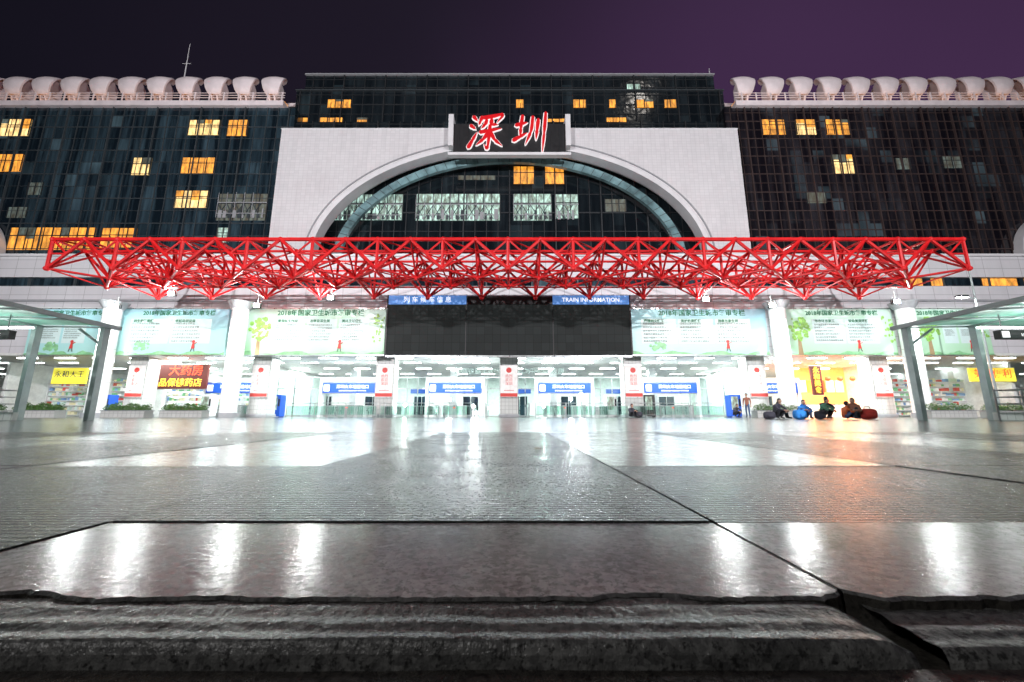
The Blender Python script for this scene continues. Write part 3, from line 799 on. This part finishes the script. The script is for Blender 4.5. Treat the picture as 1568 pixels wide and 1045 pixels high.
SC=empty('information_screen',(0,30.6,0))
k=NT('led_matrix'); ob=k.obj(); v=k.swz(ob)
br=k.n('ShaderNodeTexBrick'); k.l(v,br.inputs['Vector']); br.offset=0; br.inputs['Scale'].default_value=1; br.inputs['Brick Width'].default_value=.64; br.inputs['Row Height'].default_value=.64
br.inputs['Mortar Size'].default_value=.010; br.inputs['Color1'].default_value=(.020,.023,.023,1); br.inputs['Color2'].default_value=(.016,.018,.018,1); br.inputs['Mortar'].default_value=(.009,.009,.009,1)
k.l(br.outputs['Color'],k.b.inputs['Base Color']); k.b.inputs['Roughness'].default_value=.8; k.b.inputs['Specular IOR Level'].default_value=.1
k.b.inputs['Emission Strength'].default_value=.75; k.l(br.outputs['Color'],k.b.inputs['Emission Color'])
M_led=k.m
m=MB(); m.box(-9.6,9.6,0,.4,4.75,8.85,M_led)
m.box(-9.7,-9.6,-.06,.4,4.7,9.62,M_black); m.box(9.6,9.7,-.06,.4,4.7,9.62,M_black); m.box(-9.6,9.6,-.05,.4,4.62,4.75,M_steel)
m.box(-9.6,-3.4,-.04,.4,8.88,9.6,M_blue2); m.box(3.5,9.6,-.04,.4,8.88,9.6,M_blue2); m.box(-3.4,3.5,.02,.4,8.88,9.55,M_black)
for x in (-3.4,3.5): m.box(x-.03,x+.03,-.012,-.002,4.76,8.85,M_black)
m.done('screen',SC)
text('header_text','列 车 候 车 信 息',(-6.5,-.06,9.22),.52,M_wtext,SC,ext=.01)
text('header_text_en','TRAIN INFORMATION',(6.55,-.06,9.22),.46,M_wtext,SC,ext=.01,off=.004)

# ------------------------------------------------------------------ barriers
bm_=MB(); L=2.3
bm_.tube((-L/2,0,1.08),(L/2,0,1.08),.025,M_steel); bm_.tube((-L/2,0,.18),(L/2,0,.18),.02,M_steel); bm_.tube((-L/2,0,.85),(L/2,0,.85),.016,M_steel)
for x in (-L/2,L/2): bm_.tube((x,0,0),(x,0,1.12),.032,M_steel,8); bm_.tube((x,0,0),(x,0,.02),.1,M_steel,10)
for i in range(1,14): bm_.tube((-L/2+L*i/14,0,.18),(-L/2+L*i/14,0,.85),.010,M_steel,5)
bm_.box(-L/2+.05,L/2-.05,-.004,.004,.2,.84,M_clear)
b0=None
pos=[(-16+2.4*i,30.6+(.0 if i%3 else .5),R.uniform(-.05,.05)) for i in range(14) if i not in (6,7)]
pos+=[(x,y,math.pi/2+R.uniform(-.03,.03)) for x in (-9.5,-6.2,-1.8,1.6,7.6,10.5) for y in (31.9,34.3)]
for p in pos:
    if b0 is None:
        o=bm_.done('crowd_barrier'); b0=o.data
    else: o=link(bpy.data.objects.new('crowd_barrier',b0))
    o.location=(p[0],p[1],0); o.rotation_euler=(0,0,p[2])

# ------------------------------------------------------------------ hedges in planters
M_lf=[simple('hedge_leaf_a',(.05,.14,.02),.5,var=.3,nscale=8),simple('hedge_leaf_b',(.09,.20,.04),.5,var=.3,nscale=8),simple('hedge_leaf_c',(.03,.08,.02),.5,var=.3,nscale=8)]
m=MB()
m.box(-1.5,1.5,-.35,.35,0,.45,M_colm); m.box(-1.55,1.55,-.4,.4,.45,.5,M_trim)
for i in range(2600):
    x=R.uniform(-1.45,1.45); a=R.uniform(0,math.pi); rr=R.random()**.4
    y=math.cos(a)*.38*rr; z=.48+math.sin(a)*(.42+.1*math.sin(x*5)+.06*math.sin(x*13))*rr
    s=R.uniform(.03,.06); u=Vector((R.uniform(-1,1),R.uniform(-1,1),R.uniform(-1,1))).normalized(); v_=u.orthogonal().normalized()
    c=Vector((x,y,z)); m.poly([c-u*s,c+v_*s*.5,c+u*s,c-v_*s*.5],R.choice(M_lf))
h0=m.done('hedge_planter'); h0.location=(-31.5,27,0)
for x,y in ((-26.5,28),(-35.5,27),(-23,28.6),(18.9,28.5),(29.5,27),(33.5,27),(36.8,27)):
    o=link(bpy.data.objects.new('hedge_planter',h0.data)); o.location=(x,y,0)

# ------------------------------------------------------------------ metro entrance canopies
k=NT('green_roof_glass')
f=k.noise(k.obj(),.8,4)
k.l(k.mix(k.ramp(f,.3,.7),(.10,.32,.23),(.25,.52,.42)),k.b.inputs['Base Color']); k.b.inputs['Roughness'].default_value=.2
k.b.inputs['Emission Color'].default_value=(.28,.62,.48,1); k.l(k.ramp(f,.3,.7,.15,.5),k.b.inputs['Emission Strength'])  # lamplight through the roof put into the glass as its own glow
M_gg=k.m
def canopy(sx):
    C=empty('metro_entrance_canopy'); m=MB()
    xe=15.95; W=9.0; yA,yB_=7.0,15.9
    zc=lambda u: 3.66+.22*math.sin(u/W*math.pi)-.04*u
    NU=12; NYr=6
    for i in range(NU):
        u0,u1=W*i/NU,W*(i+1)/NU
        X0,X1=sx*(xe+u0),sx*(xe+u1)
        for j in range(NYr):
            ya=yA+(yB_-yA)*j/NYr+.04; yb=yA+(yB_-yA)*(j+1)/NYr-.04
            m.poly([(X0,ya,zc(u0)+.10),(X1,ya,zc(u1)+.10),(X1,yb,zc(u1)+.10),(X0,yb,zc(u0)+.10)],M_gg)
        for j in range(NYr+1):
            y=yA+(yB_-yA)*j/NYr
            m.tube((X0,y,zc(u0)+.04),(X1,y,zc(u1)+.04),.035,M_post,6)
    for i in range(0,NU+1,4):
        u=W*i/NU; m.tube((sx*(xe+u),yA,zc(u)+.03),(sx*(xe+u),yB_,zc(u)+.03),.04 if i else .07,M_post,8)
    m.box(min(sx*(xe-.10),sx*(xe+.02)),max(sx*(xe-.10),sx*(xe+.02)),yA-.1,yB_+.1,3.62,3.78,M_post)
    for (u,y) in ((.15,15.6),(2.9,15.6),(.15,8.6),(8,15.6)):
        m.box(sx*(xe+u)-.09,sx*(xe+u)+.09,y-.12,y+.12,0,zc(u)-.03,M_post)
    m.tube((sx*(xe+.15),15.6,2.9),(sx*(xe+1.2),15.6,3.6),.05,M_post)
    m.done('roof_and_frame',C)
    q=MB(); xs_=sx*(xe+1.9); q.box(xs_-1.0,xs_+1.0,13.2,13.4,2.75,3.05,M_black)
    for d in (-.8,.8): q.tube((xs_+d,13.3,3.05),(xs_+d,13.3,3.62),.02,M_steel)
    q.box(xs_-.95,xs_-.70,13.19,13.198,2.79,3.01,M_wtext)
    for yy in (10.5,12.2,14.5): q.box(sx*(xe+3)-1.2,sx*(xe+3)+1.2,yy,yy+.1,3.40,3.45,M_lamp)
    q.done('hanging_sign',C)
    lightpt('tube_glow',(sx*(xe+3),13.6,3.25),45,.3,(.85,1,.93),C)
    text('sign_lettering','↙ 出口 Exit',(xs_+.2,13.18,2.9),.22,M_wtext,C,ext=.002)
    q=MB(); x0,x1=sorted((sx*(xe+2.3),sx*(xe+8)))
    for z in (.35,.6,.85,1.1): q.tube((x0,14.9,z),(x1,14.9,z),.022,M_steel)
    x=x0
    while x<=x1+.01: q.tube((x,14.9,0),(x,14.9,1.14),.035,M_steel); x+=1.0
    for z in (.35,.6,.85,1.1): q.tube((sx*(xe+2.3),10,z),(sx*(xe+2.3),14.9,z),.022,M_steel)
    for y in (10,11.2,12.4,13.7): q.tube((sx*(xe+2.3),y,0),(sx*(xe+2.3),y,1.14),.035,M_steel)
    q.box(x0,x1,14.95,15.1,0,.3,M_colm)
    q.done('stair_railing',C)
canopy(-1); canopy(1)
LP=empty('lamp_post',(33.6,27.5,0))
m=MB(); m.tube((0,0,0),(0,0,11.3),.09,M_post,8,.05); m.tube((0,0,0),(0,0,.4),.16,M_post,10); m.tube((0,0,8.4),(-.8,0,8.6),.04,M_post); m.box(-1.3,-.6,-.15,.15,8.52,8.66,M_black); m.box(-1.25,-.65,-.12,.12,8.49,8.519,M_flood)
m.done('pole',LP)

# ------------------------------------------------------------------ people
M_skin=simple('skin',(.50,.30,.21),.5,var=.06,nscale=10)
M_hair=simple('black_hair',(.012,.010,.010),.45)
M_shoe=simple('dark_shoe',(.03,.03,.03),.5)
M_eye=simple('eye',(.02,.015,.012),.2)
M_lip=simple('lips',(.35,.12,.10),.5)
def cloth(n,c): return simple(n,c,.8,var=.15,nscale=14,bump=.2)
def person(loc,rot,pose,jk,tr,scale=1.0,hood=False):
    P=empty('person',loc,rot); P.scale=(scale,)*3
    if pose=='sit':
        J=dict(pel=(0,0,.13),sp=(0,.0,.30),ch=(0,-.06,.45),nk=(0,-.11,.585),hd=(0,-.13,.64),
          sL=(.17,-.07,.52),eL=(.25,-.24,.33),wL=(.10,-.43,.36),hL=(.10,-.02,.13),kL=(.14,-.40,.47),aL=(.11,-.46,.08),tL=(.13,-.63,.05))
        J['sR']=(-.17,-.07,.52);J['eR']=(-.25,-.26,.35);J['wR']=(-.09,-.44,.40);J['hR']=(-.10,-.02,.13);J['kR']=(-.13,-.38,.49);J['aR']=(-.12,-.42,.08);J['tR']=(-.14,-.59,.05)
    elif pose=='squat':
        J=dict(pel=(0,0,.26),sp=(0,-.06,.43),ch=(0,-.15,.58),nk=(0,-.23,.71),hd=(0,-.26,.76),
          sL=(.17,-.16,.65),eL=(.23,-.38,.50),wL=(.08,-.50,.40),hL=(.10,-.02,.26),kL=(.17,-.40,.46),aL=(.12,-.16,.08),tL=(.15,-.35,.04))
        J['sR']=(-.17,-.16,.65);J['eR']=(-.24,-.36,.48);J['wR']=(-.06,-.52,.42);J['hR']=(-.10,-.02,.26);J['kR']=(-.17,-.39,.47);J['aR']=(-.12,-.15,.08);J['tR']=(-.15,-.34,.04)
    else:
        J=dict(pel=(0,0,.93),sp=(0,.01,1.10),ch=(0,0,1.30),nk=(0,-.01,1.46),hd=(0,-.03,1.52),
          sL=(.18,0,1.40),eL=(.25,.02,1.12),wL=(.27,-.12,.88),hL=(.09,0,.90),kL=(.11,-.06,.49),aL=(.11,.03,.08),tL=(.14,-.16,.04))
        J['sR']=(-.18,0,1.40);J['eR']=(-.25,.03,1.12);J['wR']=(-.25,-.08,.87);J['hR']=(-.09,0,.90);J['kR']=(-.11,.03,.49);J['aR']=(-.12,.16,.09);J['tR']=(-.13,-.03,.04)
    rad=dict(pel=.135,sp=.125,ch=.14,nk=.06,hd=.055,s=.075,e=.055,w=.038,h=.10,k=.068,a=.048,t=.038)
    E=[('pel','sp','j'),('sp','ch','j'),('ch','nk','j'),('nk','hd','s')]
    for s in 'LR': E+=[('ch','s'+s,'j'),('s'+s,'e'+s,'j'),('e'+s,'w'+s,'j'),('pel','h'+s,'t'),('h'+s,'k'+s,'t'),('k'+s,'a'+s,'t'),('a'+s,'t'+s,'f')]
    names=list(J); me=bpy.data.meshes.new('body')
    me.from_pydata([J[n] for n in names],[(names.index(a),names.index(b)) for a,b,_ in E],[])
    tmp=bpy.data.objects.new('tmp',me); col.objects.link(tmp)
    md=tmp.modifiers.new('s','SKIN'); md.use_smooth_shade=True
    sv=me.skin_vertices[0].data
    for i,n in enumerate(names):
        r=rad.get(n) or rad[n[0]]; sv[i].radius=(r,r*.85); sv[i].use_root=(n=='pel')
    ss=tmp.modifiers.new('u','SUBSURF'); ss.levels=2; ss.render_levels=2
    dg=bpy.context.evaluated_depsgraph_get(); me2=bpy.data.meshes.new_from_object(tmp.evaluated_get(dg))
    bpy.data.objects.remove(tmp)
    mats={'j':jk,'s':M_skin,'t':tr,'f':M_shoe}; keys=list(mats)
    me2.materials.clear()
    for kk in keys: me2.materials.append(mats[kk])
    segs=[(Vector(J[a]),Vector(J[b]),c) for a,b,c in E]
    for p in me2.polygons:
        best=9;bk='j'
        for a,b,c in segs:
            ab=b-a; tt=max(0,min(1,(p.center-a).dot(ab)/ab.length_squared)); d=(p.center-(a+ab*tt)).length
            if c=='j': d-=.02
            if d<best: best=d;bk=c
        p.material_index=keys.index(bk); p.use_smooth=True
    o=bpy.data.objects.new('body',me2); link(o,P)
    m=MB(); c=Vector(J['hd'])+Vector((0,-.015,.10))
    def hf(d):
        x,y,z=d
        if z<0: x*=1-.28*z*z; y*=1-.1*z*z
        if y<-.75 and -.35<z<.15: y-=.14*max(0,1-abs(x)*4)
        return (x,y,z)
    m.ball(c,(.076,.095,.118),M_skin,24,18,hf)
    def hh(d):
        x,y,z=d
        if y<-.15 and z<.42: return (x*.9,y*.80,z*.9)
        return (x,y+.05,z if z>-.7 else -.7)
    m.ball(c+Vector((0,.008,.012)),(.086,.104,.124),M_hair,20,14,hh)
    for s in (-1,1):
        m.ball(c+Vector((s*.030,-.086,.006)),(.012,.008,.007),M_eye,8,6)
        m.ball(c+Vector((s*.080,.005,-.005)),(.010,.018,.030),M_skin,8,6)
    m.ball(c+Vector((0,-.090,-.055)),(.024,.007,.007),M_lip,8,6)
    m.ball(c+Vector((0,-.103,-.022)),(.013,.017,.018),M_skin,8,6)
    m.done('head',P,True)
    m=MB()
    for s in 'LR':
        wv=Vector(J['w'+s]); d=(wv-Vector(J['e'+s])).normalized(); sd=d.cross(Vector((0,0,1))).normalized(); up=sd.cross(d)
        pc=wv+d*.06; m.tube(wv-d*.02,pc+d*.025,.030,M_skin,8,.038)
        for i,(o_,ln) in enumerate(((-.027,.065),(-.009,.078),(.009,.074),(.027,.058))):
            b=pc+d*.02+sd*o_; k1=b+d*ln*.5-up*.008; k2=b+d*ln-up*.03
            m.tube(b,k1,.0095,M_skin,6,.009); m.tube(k1,k2,.009,M_skin,6,.007)
        sg=1 if s=='L' else -1
        b=pc-d*.03-sd*sg*.03; k1=b-sd*sg*.03+d*.03; m.tube(b,k1,.012,M_skin,6,.010); m.tube(k1,k1+d*.03,.010,M_skin,6,.008)
    m.done('hands',P,True)
    if hood:
        m=MB(); m.ball(Vector(J['nk'])+Vector((0,.04,.02)),(.13,.09,.07),jk,14,8); m.done('hood',P,True)
jb=cloth('blue_jacket',(.04,.30,.85)); jd=cloth('dark_jacket',(.05,.05,.07)); jr=cloth('rust_jacket',(.70,.16,.05)); jg=cloth('green_coat',(.10,.28,.18)); jt=cloth('teal_jacket',(.08,.42,.55))
td=cloth('dark_trousers',(.03,.032,.04)); tb=cloth('denim',(.08,.13,.26)); jp=cloth('brown_coat',(.34,.14,.09))
person((13.0,19.5,0),.3,'squat',jd,td)
person((14.0,19.0,0),-.3,'sit',jb,tb,1.05,True)
person((13.5,20.2,0),.8,'sit',jt,td,1.0)
person((15.0,19.2,0),.5,'squat',jg,td)
person((15.6,19.8,0),-.2,'squat',jd,td,1.1)
person((15.9,18.4,0),-.9,'sit',jp,td,1.12,True)
person((15.35,18.3,0),1.4,'sit',jr,tb,.95)
person((16.3,29,0),.2,'squat',jd,td); person((17.0,28.6,0),-.8,'stand',jp,tb,.98)
person((8.9,29.3,0),.4,'sit',jd,td,1.15)
def bag(x,y,rz,mt,s=1):
    m=MB()
    def f(d): return tuple(math.copysign(abs(v)**.6,v) for v in d)
    m.ball((0,0,.2),(.28,.17,.2),mt,16,10,f); m.tube((-.1,0,.38),(-.08,0,.47),.012,M_shoe); m.tube((.1,0,.38),(.08,0,.47),.012,M_shoe); m.tube((-.08,0,.47),(.08,0,.47),.014,M_shoe)
    m.box(-.29,.29,-.012,.012,.2,.21,M_shoe); m.box(-.15,.15,-.19,-.165,.08,.24,mt)
    o=m.done('travel_bag',None,True); o.location=(x,y,0); o.rotation_euler=(0,0,rz); o.scale=(s,)*3
bag(13.6,18.7,.2,jb,1.1); bag(14.6,18.8,.5,jd,1); bag(16.4,18.3,-.3,cloth('red_bag',(.5,.04,.03)),1.2); bag(9.4,29.2,.3,jd,1.1); bag(12.5,19.2,-.2,jd,.9)

# ------------------------------------------------------------------ added lights for brightness, unseen behind the viewpoint
for sx in (-1,1):
    H_=empty('added_mast_light',(sx*24,-16,0))  # added mast, out of view, put in to light facade and truss
    m=MB(); m.tube((0,0,0),(0,0,17.5),.25,M_post,12,.12); m.tube((0,0,0),(0,0,.5),.45,M_post,12)
    m.tube((-1.2,0,17.3),(1.2,0,17.3),.08,M_post)
    for d in (-1,-.35,.35,1): m.box(d-.25,d+.25,-.1,.2,17.4,17.9,M_black)
    m.done('added_mast',H_)
    l=bpy.data.lights.new('added_flood','SPOT'); l.energy=66000; l.spot_size=math.radians(110); l.spot_blend=.5; l.color=(1,.96,.985); l.shadow_soft_size=.4
    o=bpy.data.objects.new('added_flood',l); o.location=(0,.5,17.6); link(o,H_)
    o.rotation_euler=Vector((-sx*6,54,3)).to_track_quat('-Z','Y').to_euler()
SL=empty('added_fill_lamp',(-7,-9,0))  # added lamp, out of view, put in to brighten the near paving
m=MB(); m.tube((0,0,0),(0,0,9),.11,M_post,12,.06); m.tube((0,0,0),(0,0,.5),.2,M_post,12); m.tube((0,0,8.9),(0,1.4,9.2),.05,M_post); m.box(-.16,.16,1.2,2.0,9.15,9.28,M_black)
m.done('added_lamp_pole',SL)
l=bpy.data.lights.new('added_fill','SPOT'); l.energy=2900; l.spot_size=math.radians(120); l.spot_blend=.8; l.color=(1,.98,.96); l.shadow_soft_size=.25
o=bpy.data.objects.new('added_fill',l); o.location=(0,1.6,9.08); link(o,SL)
o.rotation_euler=Vector((7,9,-9)).to_track_quat('-Z','Y').to_euler()

# ------------------------------------------------------------------ camera
cd=bpy.data.cameras.new('camera'); cam=bpy.data.objects.new('camera',cd); link(cam)
cd.sensor_width=36; cd.lens=36*607/1568; cd.clip_start=.02; cd.clip_end=3000
cam.location=(.25,0,.22); cam.rotation_euler=(math.radians(90+10.5),0,0)
cd.dof.use_dof=True; cd.dof.focus_distance=14; cd.dof.aperture_fstop=10
scene.camera=cam
